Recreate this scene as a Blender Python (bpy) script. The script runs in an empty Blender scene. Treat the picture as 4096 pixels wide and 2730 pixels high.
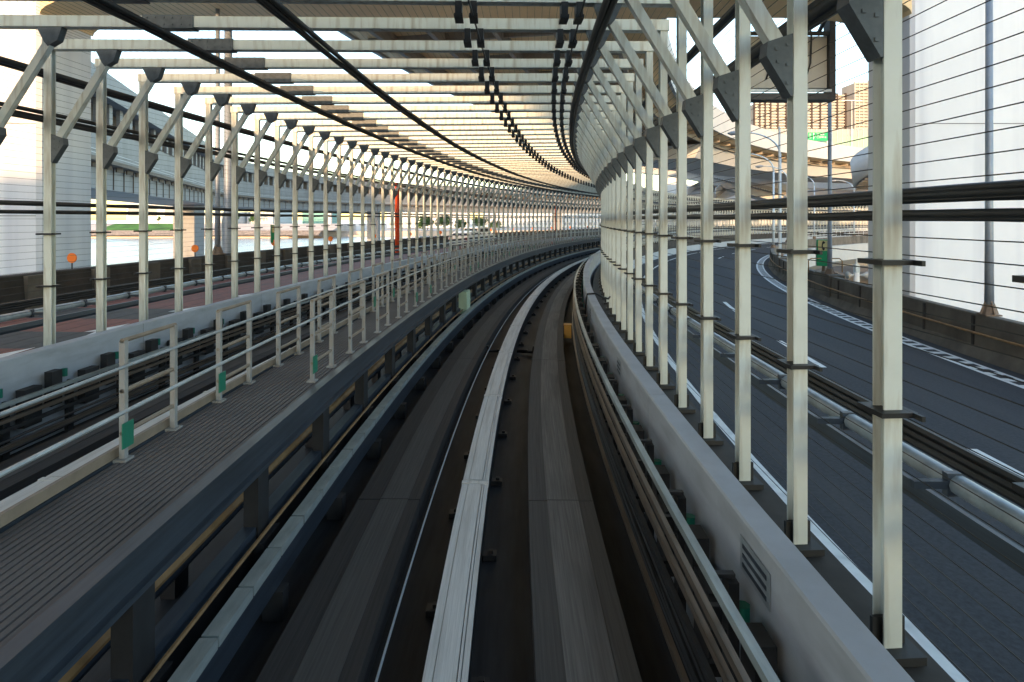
import bpy, bmesh, math, random
from mathutils import Vector, Matrix
random.seed(7)
sc = bpy.context.scene
COL = sc.collection
PI = math.pi
# ------------------------------------------------------------------ camera, world, sun, exposure
Z0 = 18.0                      # eye height above the water
R = 124.0                      # radius of the camera's path round the loop (bend to the right)
YAW = math.radians(1.8)
cam = bpy.data.objects.new('camera', bpy.data.cameras.new('camera')); COL.objects.link(cam)
cam.location = (0, 0, Z0); cam.rotation_euler = (PI/2, 0, -YAW)
cam.data.lens = 20.65; cam.data.sensor_width = 36; cam.data.shift_y = -0.1192
cam.data.clip_start = 0.05; cam.data.clip_end = 9000
sc.camera = cam
SUN_EL, SUN_AZ = math.radians(7), math.radians(197)     # azimuth clockwise from +y: behind, to the left
w = bpy.data.worlds.new('World'); sc.world = w; w.use_nodes = True
sky = w.node_tree.nodes.new('ShaderNodeTexSky'); sky.sky_type = 'NISHITA'; sky.sun_disc = False
sky.sun_elevation = SUN_EL; sky.sun_rotation = SUN_AZ; sky.air_density = 1.0; sky.dust_density = 0.6; sky.ozone_density = 1.2
bg = w.node_tree.nodes['Background']; bg.inputs[1].default_value = 0.15
w.node_tree.links.new(sky.outputs[0], bg.inputs[0])
sl = bpy.data.lights.new('sun', 'SUN'); sl.energy = 2.0; sl.angle = math.radians(0.5); sl.color = (0.68, 0.44, 0.235)
so = bpy.data.objects.new('sun', sl); COL.objects.link(so)
sd = Vector((math.sin(SUN_AZ)*math.cos(SUN_EL), math.cos(SUN_AZ)*math.cos(SUN_EL), math.sin(SUN_EL)))
so.rotation_euler = (-sd).to_track_quat('-Z', 'Y').to_euler()
so.location = (0, -30, 80)
sc.view_settings.view_transform = 'Standard'; sc.view_settings.look = 'None'
sc.view_settings.exposure = 2.5; sc.view_settings.gamma = 1.0
sc.cycles.max_bounces = 6; sc.cycles.diffuse_bounces = 4
try: sc.cycles.use_denoising = True
except Exception: pass

# ------------------------------------------------------------------ materials
M = {}
def mat(name, c, rough=0.6, metal=0.0, var=0.25, scale=3.0, bump=0.0, streak=None, stain=None, uv=False, spec=0.5):
    m = bpy.data.materials.new(name); m.use_nodes = True; nt = m.node_tree; N = nt.nodes; L = nt.links
    b = N['Principled BSDF']; b.inputs['Roughness'].default_value = rough; b.inputs['Metallic'].default_value = metal
    b.inputs['Specular IOR Level'].default_value = spec
    tc = N.new('ShaderNodeTexCoord'); src = tc.outputs['UV'] if (uv or streak) else tc.outputs['Object']
    mp = N.new('ShaderNodeMapping'); L.new(src, mp.inputs[0])
    if streak: mp.inputs['Scale'].default_value = (streak[0], streak[1], 1)
    nz = N.new('ShaderNodeTexNoise'); nz.inputs['Scale'].default_value = scale; nz.inputs['Detail'].default_value = 6; nz.inputs['Roughness'].default_value = 0.65
    L.new(mp.outputs[0], nz.inputs['Vector'])
    rp = N.new('ShaderNodeValToRGB'); L.new(nz.outputs[0], rp.inputs[0])
    lo = [max(0, x*(1-var)) for x in c]; hi = [min(1, x*(1+var)) for x in c]
    rp.color_ramp.elements[0].position = 0.3; rp.color_ramp.elements[1].position = 0.7
    rp.color_ramp.elements[0].color = (*lo, 1); rp.color_ramp.elements[1].color = (*hi, 1)
    out = rp.outputs[0]
    if stain:      # blotchy dirt of its own colour
        n2 = N.new('ShaderNodeTexNoise'); n2.inputs['Scale'].default_value = stain[1]; n2.inputs['Detail'].default_value = 8
        m2 = N.new('ShaderNodeMapping'); m2.inputs['Scale'].default_value = stain[3] if len(stain) > 3 else (1, 1, 1)
        L.new(src, m2.inputs[0]); L.new(m2.outputs[0], n2.inputs['Vector'])
        r2 = N.new('ShaderNodeValToRGB'); L.new(n2.outputs[0], r2.inputs[0])
        r2.color_ramp.elements[0].position = 0.48; r2.color_ramp.elements[1].position = 0.72
        mx = N.new('ShaderNodeMixRGB'); L.new(out, mx.inputs[1]); mx.inputs[2].default_value = (*stain[0], 1)
        mu = N.new('ShaderNodeMath'); mu.operation = 'MULTIPLY'; mu.inputs[1].default_value = stain[2]
        L.new(r2.outputs[0], mu.inputs[0]); L.new(mu.outputs[0], mx.inputs[0]); out = mx.outputs[0]
    L.new(out, b.inputs['Base Color'])
    if bump:
        bn = N.new('ShaderNodeBump'); bn.inputs['Strength'].default_value = bump; bn.inputs['Distance'].default_value = 0.02
        L.new(nz.outputs[0], bn.inputs['Height']); L.new(bn.outputs[0], b.inputs['Normal'])
    M[name] = m; return m
mat('cream_steel', (0.70, 0.72, 0.67), 0.45, var=0.06, stain=((0.36, 0.29, 0.20), 1.5, 0.7, (8, 8, 1.0)))
mat('gusset_grey', (0.075, 0.088, 0.10), 0.5, var=0.35, scale=9)
mat('black_rubber', (0.016, 0.016, 0.018), 0.5, var=0.4, scale=5)
mat('wire', (0.035, 0.032, 0.03), 0.6, var=0.2)
mat('pad', (0.044, 0.041, 0.041), 0.75, var=0.4, scale=4, streak=(0.25, 14), stain=((0.05, 0.043, 0.04), 1.0, 0.6, (0.35, 4, 1)))
mat('pad_light', (0.095, 0.089, 0.085), 0.8, var=0.3, scale=4, streak=(0.25, 14), stain=((0.10, 0.09, 0.085), 1.0, 0.7, (0.5, 5, 1)))
mat('pad_bright', (0.19, 0.18, 0.17), 0.8, var=0.35, scale=4, streak=(0.25, 14), stain=((0.09, 0.082, 0.078), 1.0, 0.75, (0.5, 4, 1)))
mat('pad_edge', (0.045, 0.04, 0.038), 0.8, var=0.3, scale=4, streak=(0.25, 14))
mat('track_floor', (0.014, 0.015, 0.019), 0.7, var=0.5, scale=3, streak=(0.5, 5), stain=((0.06, 0.058, 0.058), 1.0, 0.5, (0.6, 3, 1)))
mat('trough_cover', (0.74, 0.73, 0.70), 0.6, var=0.18, scale=4, streak=(0.6, 30), stain=((0.30, 0.26, 0.2), 1.0, 0.5, (0.6, 9, 1)))
mat('galv', (0.36, 0.40, 0.43), 0.42, metal=0.35, var=0.25, scale=6)
mat('guide_rail', (0.42, 0.46, 0.45), 0.4, metal=0.3, var=0.3, scale=2, streak=(0.8, 4), stain=((0.16, 0.15, 0.13), 1.0, 0.6, (1.2, 3, 1)))
mat('bluesteel', (0.05, 0.063, 0.083), 0.42, metal=0.3, var=0.35, scale=3, streak=(0.4, 6))
mat('dark_steel', (0.022, 0.022, 0.024), 0.55, var=0.4, scale=4)
mat('brass_rail', (0.30, 0.24, 0.19), 0.38, metal=0.7, var=0.3, scale=3, streak=(0.5, 6))
mat('box_wall', (0.46, 0.475, 0.51), 0.55, var=0.08, scale=3, stain=((0.30, 0.305, 0.32), 1.6, 0.6, (1, 1, 5)), bump=0.05)
mat('grating', (0.125, 0.108, 0.104), 0.75, var=0.35, scale=2.0, streak=(0.4, 7), stain=((0.13, 0.11, 0.10), 1.0, 0.6, (0.8, 2, 1)))
mat('rail_white', (0.30, 0.305, 0.31), 0.5, var=0.12, scale=6, stain=((0.30, 0.22, 0.15), 5, 0.5))
mat('rail_tan', (0.24, 0.19, 0.145), 0.55, var=0.2, scale=6)
mat('green_plate', (0.01, 0.17, 0.11), 0.5, var=0.15)
mat('red_plate', (0.55, 0.02, 0.02), 0.5, var=0.1)
mat('asphalt', (0.033, 0.034, 0.040), 0.85, var=0.45, scale=16, uv=True, bump=0.25, stain=((0.058, 0.056, 0.057), 0.7, 0.75, (0.12, 1.1, 1)))
mat('road_red', (0.20, 0.062, 0.042), 0.8, var=0.22, scale=6, stain=((0.07, 0.045, 0.04), 0.5, 0.5))
mat('road_grey', (0.062, 0.058, 0.056), 0.85, var=0.25, scale=6)
mat('paint', (0.78, 0.78, 0.76), 0.6, var=0.08, scale=8, stain=((0.3, 0.3, 0.3), 4, 0.5))
mat('parapet', (0.15, 0.125, 0.10), 0.85, var=0.3, scale=1.2, stain=((0.05, 0.04, 0.033), 0.7, 0.8, (1, 1, 0.4)))  # dark brown carries the shade under the deck as well as weathering
mat('parapet_panel', (0.055, 0.045, 0.038), 0.85, var=0.35, scale=1.5)
mat('rust_pipe', (0.30, 0.17, 0.07), 0.6, var=0.3, scale=5)
mat('white_conc', (0.5, 0.5, 0.5), 0.7, var=0.07, scale=0.6, stain=((0.55, 0.52, 0.50), 0.25, 0.5, (1, 1, 0.12)))
mat('pier_paint', (0.80, 0.79, 0.80), 0.6, var=0.04, scale=0.5, stain=((0.56, 0.56, 0.61), 0.9, 0.75, (1, 1, 0.03)))
mat('soffit_glow', (0.84, 0.60, 0.33), 0.6, var=0.1, scale=0.5, stain=((0.62, 0.42, 0.22), 0.2, 0.6))  # golden light bounced from below is put into this base colour
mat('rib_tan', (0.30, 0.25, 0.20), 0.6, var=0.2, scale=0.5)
mat('girder_grey', (0.20, 0.195, 0.20), 0.6, var=0.1, scale=0.3, stain=((0.13, 0.12, 0.115), 0.2, 0.5, (1, 1, 0.3)))
mat('ramp_soffit', (0.30, 0.27, 0.245), 0.7, var=0.15, scale=0.5)
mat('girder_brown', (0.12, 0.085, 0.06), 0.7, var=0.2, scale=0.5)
mat('lamp_grey', (0.28, 0.31, 0.36), 0.45, metal=0.3, var=0.12)
mat('lamp_blue', (0.50, 0.58, 0.66), 0.45, metal=0.2, var=0.08)
mat('rust_base', (0.20, 0.14, 0.10), 0.8, var=0.3, scale=5)
mat('orange', (0.90, 0.20, 0.012), 0.45, var=0.08)
mat('red_pipe', (0.80, 0.085, 0.012), 0.45, var=0.1)
mat('sign_green', (0.0, 0.27, 0.10), 0.5, var=0.06)
mat('sign_yellow', (0.62, 0.52, 0.24), 0.5, var=0.06)
mat('dark_glass', (0.02, 0.025, 0.03), 0.12, var=0.1)
mat('car_white', (0.80, 0.80, 0.80), 0.25, var=0.02)
mat('tail_red', (0.5, 0.02, 0.02), 0.3, var=0.05)
mat('grass', (0.06, 0.16, 0.02), 0.9, var=0.4, scale=0.08)
mat('rock', (0.28, 0.22, 0.18), 0.9, var=0.5, scale=0.5)
mat('slope_conc', (0.55, 0.47, 0.42), 0.85, var=0.12, scale=0.1)
mat('leaf', (0.055, 0.115, 0.03), 0.8, var=0.5, scale=0.6)
mat('bark', (0.12, 0.09, 0.07), 0.9, var=0.3)
mat('bld_white', (0.6, 0.6, 0.6), 0.7, var=0.05, scale=0.05)
mat('bld_glass', (0.16, 0.20, 0.25), 0.2, var=0.2, scale=0.05)
mat('bld_teal', (0.12, 0.30, 0.28), 0.6, var=0.1)
mat('bld_beige', (0.24, 0.215, 0.20), 0.75, var=0.12, scale=0.08)
mat('bld_brown', (0.035, 0.022, 0.02), 0.7, var=0.15, scale=0.08)
mat('bld_slab', (0.36, 0.345, 0.33), 0.7, var=0.05, scale=0.1)
mat('pale_green', (0.55, 0.66, 0.46), 0.6, var=0.08, scale=0.3)
mat('barrier_green', (0.25, 0.40, 0.29), 0.4, var=0.08, scale=0.3)
mat('barrier_grey', (0.27, 0.27, 0.28), 0.5, var=0.08, scale=0.3)
mat('sign_back', (0.40, 0.39, 0.36), 0.55, var=0.08, scale=1.0, stain=((0.24, 0.23, 0.21), 1.0, 0.5, (1, 1, 0.3)))
mat('ground', (0.22, 0.20, 0.18), 0.9, var=0.3, scale=0.05)
mat('court', (0.03, 0.20, 0.10), 0.7, var=0.15, scale=0.4)
mat('sunlit_tan', (0.75, 0.40, 0.08), 0.5, var=0.2)
# water: rippled, glossy
m = bpy.data.materials.new('water'); m.use_nodes = True; nt = m.node_tree; b = nt.nodes['Principled BSDF']
b.inputs['Base Color'].default_value = (0.30, 0.37, 0.42, 1); b.inputs['Roughness'].default_value = 0.18
tc = nt.nodes.new('ShaderNodeTexCoord'); nz = nt.nodes.new('ShaderNodeTexNoise'); nz.inputs['Scale'].default_value = 0.5; nz.inputs['Detail'].default_value = 5
bp = nt.nodes.new('ShaderNodeBump'); bp.inputs['Strength'].default_value = 0.7; bp.inputs['Distance'].default_value = 0.6
nt.links.new(tc.outputs['Object'], nz.inputs['Vector']); nt.links.new(nz.outputs[0], bp.inputs['Height']); nt.links.new(bp.outputs[0], b.inputs['Normal'])
M['water'] = m

# ------------------------------------------------------------------ helpers
def arc(t, off, z=0.0):
    """point on the loop: t metres along, off metres to the right, z above the eye"""
    a = t/R; r = R-off
    return Vector((R-r*math.cos(a), r*math.sin(a), z+Z0))
FW = Vector((math.sin(YAW), math.cos(YAW), 0)); RT = Vector((math.cos(YAW), -math.sin(YAW), 0))
def at(lat, dep, z=0.0):
    """site axes: lat metres to the right, dep metres ahead, z above the eye"""
    return RT*lat + FW*dep + Vector((0, 0, z+Z0))
class MB:
    def __init__(s): s.v = []; s.f = []; s.uv = []; s.mi = []
    def face(s, idx, uvs=None, mi=0): s.f.append(tuple(idx)); s.uv.append(uvs or [(s.v[i][0], s.v[i][1]) for i in idx]); s.mi.append(mi)
    def box(s, x0, x1, y0, y1, z0, z1, mt=None, mi=0):
        n = len(s.v); P = [Vector(p) for p in ((x0,y0,z0),(x1,y0,z0),(x1,y1,z0),(x0,y1,z0),(x0,y0,z1),(x1,y0,z1),(x1,y1,z1),(x0,y1,z1))]
        if mt: P = [mt@p for p in P]
        s.v += P
        for q in ((0,3,2,1),(4,5,6,7),(0,1,5,4),(1,2,6,5),(2,3,7,6),(3,0,4,7)): s.face([n+i for i in q], mi=mi)
        return s
    def bar(s, a, b, w, h, up=Vector((0,0,1)), mi=0):
        a = Vector(a); b = Vector(b); d = (b-a).normalized(); sx = d.cross(up)
        if sx.length < 1e-4: sx = d.cross(Vector((1,0,0)))
        sx.normalize(); u = sx.cross(d); n = len(s.v)
        for p in (a, b):
            for i, j in ((-1,-1),(1,-1),(1,1),(-1,1)): s.v.append(p+sx*i*w/2+u*j*h/2)
        for q in ((0,1,2,3),(7,6,5,4),(0,4,5,1),(1,5,6,2),(2,6,7,3),(3,7,4,0)): s.face([n+i for i in q], mi=mi)
        return s
    def tube(s, pts, r, k=8, caps=True, mi=0):
        pts = [Vector(p) for p in pts]; n0 = len(s.v)
        rs = r if isinstance(r, (list, tuple)) else [r]*len(pts)
        ref = None; tot = 0
        for i, p in enumerate(pts):
            d = (pts[min(i+1, len(pts)-1)]-pts[max(i-1, 0)]).normalized()
            if ref is None:
                ref = d.cross(Vector((0,0,1)))
                if ref.length < 1e-3: ref = Vector((1,0,0))
            sx = (ref-d*ref.dot(d)).normalized(); ref = sx; u = d.cross(sx)
            for j in range(k):
                a = 2*PI*j/k; s.v.append(p+(sx*math.cos(a)+u*math.sin(a))*rs[i])
        for i in range(len(pts)-1):
            l = (pts[i+1]-pts[i]).length
            for j in range(k):
                a = n0+i*k+j; b2 = n0+i*k+(j+1)%k
                s.face((a, b2, b2+k, a+k), [(tot, j/k*.3), (tot, (j+1)/k*.3), (tot+l, (j+1)/k*.3), (tot+l, j/k*.3)], mi)
            tot += l
        if caps:
            s.face([n0+j for j in range(k)][::-1], mi=mi); s.face([n0+(len(pts)-1)*k+j for j in range(k)], mi=mi)
        return s
    def prism(s, poly, thick, mt, mi=0):
        """poly in local xz, thickness along y"""
        n = len(s.v); k = len(poly)
        for y in (-thick/2, thick/2):
            for (x, z) in poly: s.v.append(mt@Vector((x, y, z)))
        s.face([n+i for i in range(k)], mi=mi); s.face([n+k+i for i in range(k)][::-1], mi=mi)
        for i in range(k): j = (i+1) % k; s.face((n+j, n+i, n+k+i, n+k+j), mi=mi)
        return s
    def path_sweep(s, frames, closed=True, uscale=1, mi=0, caps=True):
        """frames: list of lists of points (the same profile carried along)"""
        n0 = len(s.v); k = len(frames[0]); tot = 0
        for fr in frames: s.v += [Vector(p) for p in fr]
        vs = [0]
        for j in range(k): vs.append(vs[-1]+(Vector(frames[0][(j+1) % k])-Vector(frames[0][j])).length)
        for i in range(len(frames)-1):
            l = (Vector(frames[i+1][0])-Vector(frames[i][0])).length
            for j in range(k if closed else k-1):
                a = n0+i*k+j; b2 = n0+i*k+(j+1) % k
                s.face((a, a+k, b2+k, b2), [(tot, vs[j]), (tot+l, vs[j]), (tot+l, vs[j+1]), (tot, vs[j+1])], mi)
            tot += l
        if closed and caps:
            s.face([n0+j for j in range(k)], mi=mi); s.face([n0+(len(frames)-1)*k+j for j in range(k)][::-1], mi=mi)
        return s
    def sweep(s, prof, t0, t1, dt=1.0, closed=True, mi=0):
        n = max(1, int(math.ceil((t1-t0)/dt)))
        return s.path_sweep([[arc(t0+(t1-t0)*i/n, o, z) for o, z in prof] for i in range(n+1)], closed, mi=mi)
    def build(s, name, mats, parent=None, smooth=False):
        me = bpy.data.meshes.new(name); me.from_pydata([tuple(p) for p in s.v], [], s.f)
        ul = me.uv_layers.new(name='UVMap'); i = 0
        for uv in s.uv:
            for q in uv: ul.data[i].uv = q; i += 1
        for mm in (mats if isinstance(mats, (list, tuple)) else [mats]): me.materials.append(M[mm])
        for p, q in zip(me.polygons, s.mi): p.material_index = q; p.use_smooth = smooth
        bm = bmesh.new(); bm.from_mesh(me); bmesh.ops.recalc_face_normals(bm, faces=bm.faces); bm.to_mesh(me); bm.free()
        o = bpy.data.objects.new(name, me); COL.objects.link(o)
        if parent: o.parent = parent
        return o
def rect(x0, x1, z0, z1): return [(x0, z0), (x1, z0), (x1, z1), (x0, z1)]
def tag(o, label, cat, group=None, kind=None):
    if label: o['label'] = label
    if cat: o['category'] = cat
    if group: o['group'] = group
    if kind: o['kind'] = kind
    return o
def struct(o): o['kind'] = 'structure'; return o
def empty(name, loc, rz=0.0):
    o = bpy.data.objects.new(name, None); o.empty_display_size = 0.3; COL.objects.link(o); o.location = loc; o.rotation_euler = (0, 0, rz); return o
def copy_tree(src, loc, rz, parent=None):
    c = src.copy(); COL.objects.link(c)
    if parent: c.parent = parent
    else: c.location = loc; c.rotation_euler = (0, 0, rz)
    for ch in KIDS(src): copy_tree(ch, None, None, c)
    return c
def KIDS(o): return [x for x in list(o.children)]
ORD = ['first', 'second', 'third', 'fourth', 'fifth', 'sixth', 'seventh', 'eighth', 'ninth', 'tenth', 'eleventh', 'twelfth', 'thirteenth', 'fourteenth', 'fifteenth', 'sixteenth', 'seventeenth', 'eighteenth', 'nineteenth', 'twentieth']
I4 = Matrix.Identity(4)
TEND = 235.0

# ------------------------------------------------------------------ water, ground, roads
g = MB(); g.v += [Vector(p) for p in ((-4000,-1500,0.0),(4000,-1500,0.0),(4000,7000,0.0),(-4000,7000,0.0))]; g.face((0,1,2,3)); struct(g.build('water', 'water'))
g = MB()
for p in ((26, 12), (26, 30), (15, 60), (60, 330), (900, 330), (900, -200), (26, -200)): g.v.append(at(p[0], p[1], -12.5))
g.face(list(range(7))); struct(g.build('ground', 'ground'))
g = MB(); g.sweep([(-12.8,-2.26),(-7.45,-2.26),(-7.45,-3.10),(2.3,-3.10),(2.3,-3.78),(12.9,-3.78),(12.9,-6.0),(10.5,-7.2),(-10,-7.2),(-12.8,-5)], -14, TEND, 2)
vd = g.build('viaduct', 'white_conc'); tag(vd, 'pale concrete viaduct carrying both roads and the guideway round the loop', 'viaduct')
struct(MB().sweep([(-7.46,-3.096),(2.3,-3.096)], -14, TEND, 1.0, closed=False).build('guideway_floor', 'track_floor'))
struct(MB().sweep([(2.3,-3.774),(12.0,-3.774)], -14, TEND, 1.0, closed=False).build('road', 'asphalt'))
g = MB(); t = -14
while t < 15.2: g.sweep([(-12.3,-2.254),(-7.46,-2.254)], t, t+1.4, 1.4, False, mi=int(round((t+14)/1.4)) % 2); t += 1.4
g.sweep([(-12.3,-2.254),(-7.46,-2.254)], t, TEND, 1.5, False, mi=0)
struct(g.build('road', ['road_red', 'road_grey']))
# painted markings
g = MB()
g.sweep([(3.62,-3.77),(3.78,-3.77)], -10, 150, 1.5, False)
for k in range(-1, 18):
    t = 6.5+k*9.15
    g.sweep([(7.38,-3.77),(7.54,-3.77)], t, t+3.5, 1.0, False)
g.sweep([(11.05,-3.77),(11.17,-3.77)], -10, 190, 1.5, False); g.sweep([(11.50,-3.77),(11.60,-3.77)], -10, 190, 1.5, False)
t = 14.0
while t < 70: g.sweep([(11.17,-3.77),(11.5,-3.77)], t, t+0.28, 1, False); t += 0.62
g.sweep([(-12.05,-2.25),(-11.9,-2.25)], -10, 150, 1.5, False)
struct(g.build('road_marking', 'paint'))
g = MB()       # white arrows beside the left fence
for t in (8.0, 10.2, 12.6, 15.2, 18.5, 22.5):
    n = len(g.v); g.v += [arc(t, -8.15, -2.25), arc(t+1.1, -8.0, -2.25), arc(t+1.0, -8.3, -2.25), arc(t+1.9, -8.45, -2.25), arc(t+1.0, -8.7, -2.25), arc(t+1.05, -8.5, -2.25)]
    g.face([n+i for i in range(6)])
struct(g.build('road_marking', 'paint'))

# ------------------------------------------------------------------ running strips, cable trough
def strip(x0, x1, label, m0='pad', light=None, ml='pad_light'):
    g = MB(); t = -12.0
    while t < 150: g.sweep(rect(x0, x1, -3.09, -2.87), t, t+5.985, 0.75); t += 6.0
    e = g.build('running_strip', m0); tag(e, label, 'running strip')
    xl, xr = light
    l = MB(); t = -12.0
    while t < 150: l.sweep(rect(xl, xr, -2.869, -2.863), t, t+5.985, 0.75); t += 6.0
    l = l.build('wheel_path', ml, e)
    return e
strip(-1.53, -0.90, 'dark concrete running strip left of the white cable trough, on the near track', 'pad', (-1.30, -1.02))
strip(0.213, 0.868, 'grey brown concrete running strip right of the white cable trough, on the near track', 'pad_light', (0.40, 0.72), 'pad_bright')
strip(-4.24, -3.61, 'concrete running strip of the far track beside the walkway', 'pad', (-4.05, -3.8))
strip(-6.00, -5.35, 'concrete running strip of the far track beside the left kerb wall', 'pad', (-5.8, -5.55))
def trough(xc, label, n, parts=True):
    e = empty('cable_trough', arc(0, xc, -2.98)); tag(e, label, 'cable trough')
    inv = Matrix.Translation(-e.location)
    g = MB().sweep([(xc-.12,-3.08),(xc+.12,-3.08),(xc+.12,-2.79),(xc-.12,-2.79)], -9, 150, 0.8); g.v = [inv@p for p in g.v]; g.build('trough_body', 'dark_steel', e)
    for k in range(n):
        t = -9.0+3.0*k+.18
        g = MB()
        g.sweep(rect(xc-.135, xc-.075, -2.785, -2.748), t, t+2.975, 0.5)
        g.sweep(rect(xc-.07, xc+.068, -2.785, -2.744), t, t+2.975, 0.5)
        g.sweep(rect(xc+.075, xc+.092, -2.785, -2.746), t, t+2.975, 0.5)
        g.sweep(rect(xc+.098, xc+.135, -2.785, -2.75), t, t+2.975, 0.5)
        g.sweep(rect(xc-.14, xc+.14, -2.78, -2.738), t+2.9, t+2.965, 1)
        g.v = [inv@p for p in g.v]
        g.build('cover', 'trough_cover', e)
    if n > 30:
        for k in range(50):
            t = 1.6+k*.75; s = 1 if k % 2 else -1; a = inv@Matrix.Translation(arc(t, xc+s*.2, -3.06))@Matrix.Rotation(-t/R, 4, 'Z'); g = MB()
            g.box(-.07, .05, -.05, .05, -.03, .02, a); g.box(-.02, .02, -.02, .02, .02, .05, a); g.build('clip', 'dark_steel', e)
trough(-0.34, 'pale cable trough with jointed covers running down the middle of the near track', 48)
trough(-4.8, 'pale cable trough along the middle of the far track', 20)
tag(MB().tube([arc(t*.8, -0.80, -2.93) for t in range(-12, 120)], 0.009, 6).build('cable', 'lamp_blue'), 'thin pale cable lying along the inner edge of the left running strip', 'cable')
# cross conduit over the floor
for P_, o_, lb in (([(13.4, -0.87, -2.9), (13.4, -0.82, -3.03), (13.45, -.49, -3.03)], -.62, 'black conduit crossing the track floor left of the pale trough'), ([(13.45, -.19, -3.03), (13.4, .16, -3.03), (13.4, .2, -2.9)], .03, 'black conduit crossing the track floor right of the pale trough')):
    e = empty('conduit', arc(13.4, o_, -3.09)); tag(e, lb, 'conduit'); inv = Matrix.Translation(-e.location)
    g = MB().tube([arc(*q) for q in P_], .035, 8); g.v = [inv@p for p in g.v]; g.build('tube', 'black_rubber', e, True)
    g = MB().bar(arc(13.42, o_-.02, -2.99), arc(13.42, o_+.02, -2.99), .12, .02); g.v = [inv@p for p in g.v]; g.build('clip', 'dark_steel', e)
# ------------------------------------------------------------------ left guide rail and side beam
e = empty('guide_rail', arc(0, -1.8, -3.0)); tag(e, 'pale jointed guide rail on dark brackets left of the near running strip', 'guide rail')
inv = Matrix.Translation(-e.location)
g = MB(); t = -6.0
while t < 140: g.sweep(rect(-1.84, -1.73, -2.62, -2.55), t, t+.46, .46); t += .48
g.v = [inv@p for p in g.v]; g.build('rail_blocks', 'guide_rail', e)
g = MB().sweep(rect(-1.82, -1.76, -2.86, -2.63), -8, 140, 1); g.v = [inv@p for p in g.v]; g.build('web', 'bluesteel', e)
t = 0
while t < 120: g = MB(); g.sweep(rect(-1.86, -1.70, -3.09, -2.865), t, t+.12, .2); g.v = [inv@p for p in g.v]; g.build('bracket', 'dark_steel', e); t += 1.5
e = empty('side_beam', arc(0, -2.0, -3.0)); tag(e, 'blue grey steel beam beside the left guide rail, with thin ochre pipe on top', 'beam')
inv = Matrix.Translation(-e.location)
g = MB().sweep([(-2.13,-2.62),(-2.02,-2.62),(-2.02,-2.50),(-2.13,-2.50)], -8, 140, 1); g.v = [inv@p for p in g.v]; g.build('flange', 'bluesteel', e)
g = MB().sweep(rect(-2.10, -2.05, -3.09, -2.625), -8, 140, 1); g.v = [inv@p for p in g.v]; g.build('web', 'dark_steel', e)
g = MB().tube([arc(t, -1.955, -2.55) for t in range(-8, 140)], .016, 6); g.v = [inv@p for p in g.v]; g.build('pipe', 'rust_pipe', e)

# ------------------------------------------------------------------ conductor rails
def power_rails(xc, sgn, label, tmax, cut=0.0):
    e = empty('power_rail', arc(0, xc, -3.0)); tag(e, label, 'power rail'); inv = Matrix.Translation(-e.location)
    for (z0, z1, dx, mm) in ((-2.86, -2.80, 0.0, 'brass_rail'), (-2.52, -2.47, .015, 'dark_steel'), (-2.33, -2.29, .02, 'brass_rail'), (-2.20, -2.165, .03, 'brass_rail'), (-2.02, -1.975, .05, 'guide_rail')):
        z0 -= cut*(z0+2.9)/.9; z1 = z0+.05; x = xc+sgn*dx; wd = .035 if mm != 'guide_rail' else .05
        g = MB().sweep(rect(x-wd/2, x+wd/2, z0, z1), -6, tmax, 1); g.v = [inv@p for p in g.v]
        g.build('rail', mm, e)
    # sagging black cables between the rails
    for i in range(5):
        ph = random.random()*6; g = MB()
        g.tube([arc(-5+j*.35, xc+sgn*(.03+.02*math.sin(j*.23+ph)), -2.62-cut*.5-.035*i+.035*math.sin(j*.31+ph)) for j in range(int((tmax*.5+5)/.35))], .017, 6, False)
        g.v = [inv@p for p in g.v]; g.build('cable', 'black_rubber', e)
    for k in range(int(min(64, tmax/1.0))):
        t = .3+k*1.0; g = MB(); a = t/R
        mt = inv@Matrix.Translation(arc(t, xc+sgn*.17, 0))@Matrix.Rotation(-a, 4, 'Z')
        g.box(-.03, .03, -.05, .05, -3.08, -2.02-cut, mt, 0)
        for z in [q-cut*(q+2.9)/.9 for q in (-2.83, -2.5, -2.31, -2.18, -2.0)]: g.box(min(-sgn*.13, sgn*.02), max(-sgn*.13, sgn*.02), -.02, .02, z-.012, z+.012, mt, 0)
        g.tube([mt@Vector((sgn*.07, 0, -2.28)), mt@Vector((sgn*.07, 0, -2.17))], .04, 7, True, 1)
        g.box(-.05, .07, .22, .5, -2.75, -2.25, mt, 0); g.box(-.03, .08, -.4, -.22, -2.6, -2.12, mt, 0)
        g.tube([mt@Vector((0, .35, -2.62)), mt@Vector((sgn*.08, .35, -2.45)), mt@Vector((sgn*.02, .35, -2.3))], [.05, .06, .03], 6, True, 0)
        g.build('insulator_bracket', ['dark_steel', 'green_plate'], e)
    return e
power_rails(1.12, 1, 'stack of brassy conductor rails on brackets beside the right kerb wall', 130)
power_rails(-6.28, -1, 'stack of conductor rails on dark brackets along the left kerb wall', 90, .34)
# small tan box near the right rail, orange sunlight put into its colour
g = MB(); mt = Matrix.Translation(arc(15.0, 0.98, -2.78))@Matrix.Rotation(-15/R, 4, 'Z'); g.box(-.09, .09, -.12, .12, -.22, .1, mt); g.box(-.1, .1, -.13, .13, .1, .115, mt)
tag(g.build('junction_box', 'sunlit_tan'), 'small tan junction box standing beside the right running strip', 'box')

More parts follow.
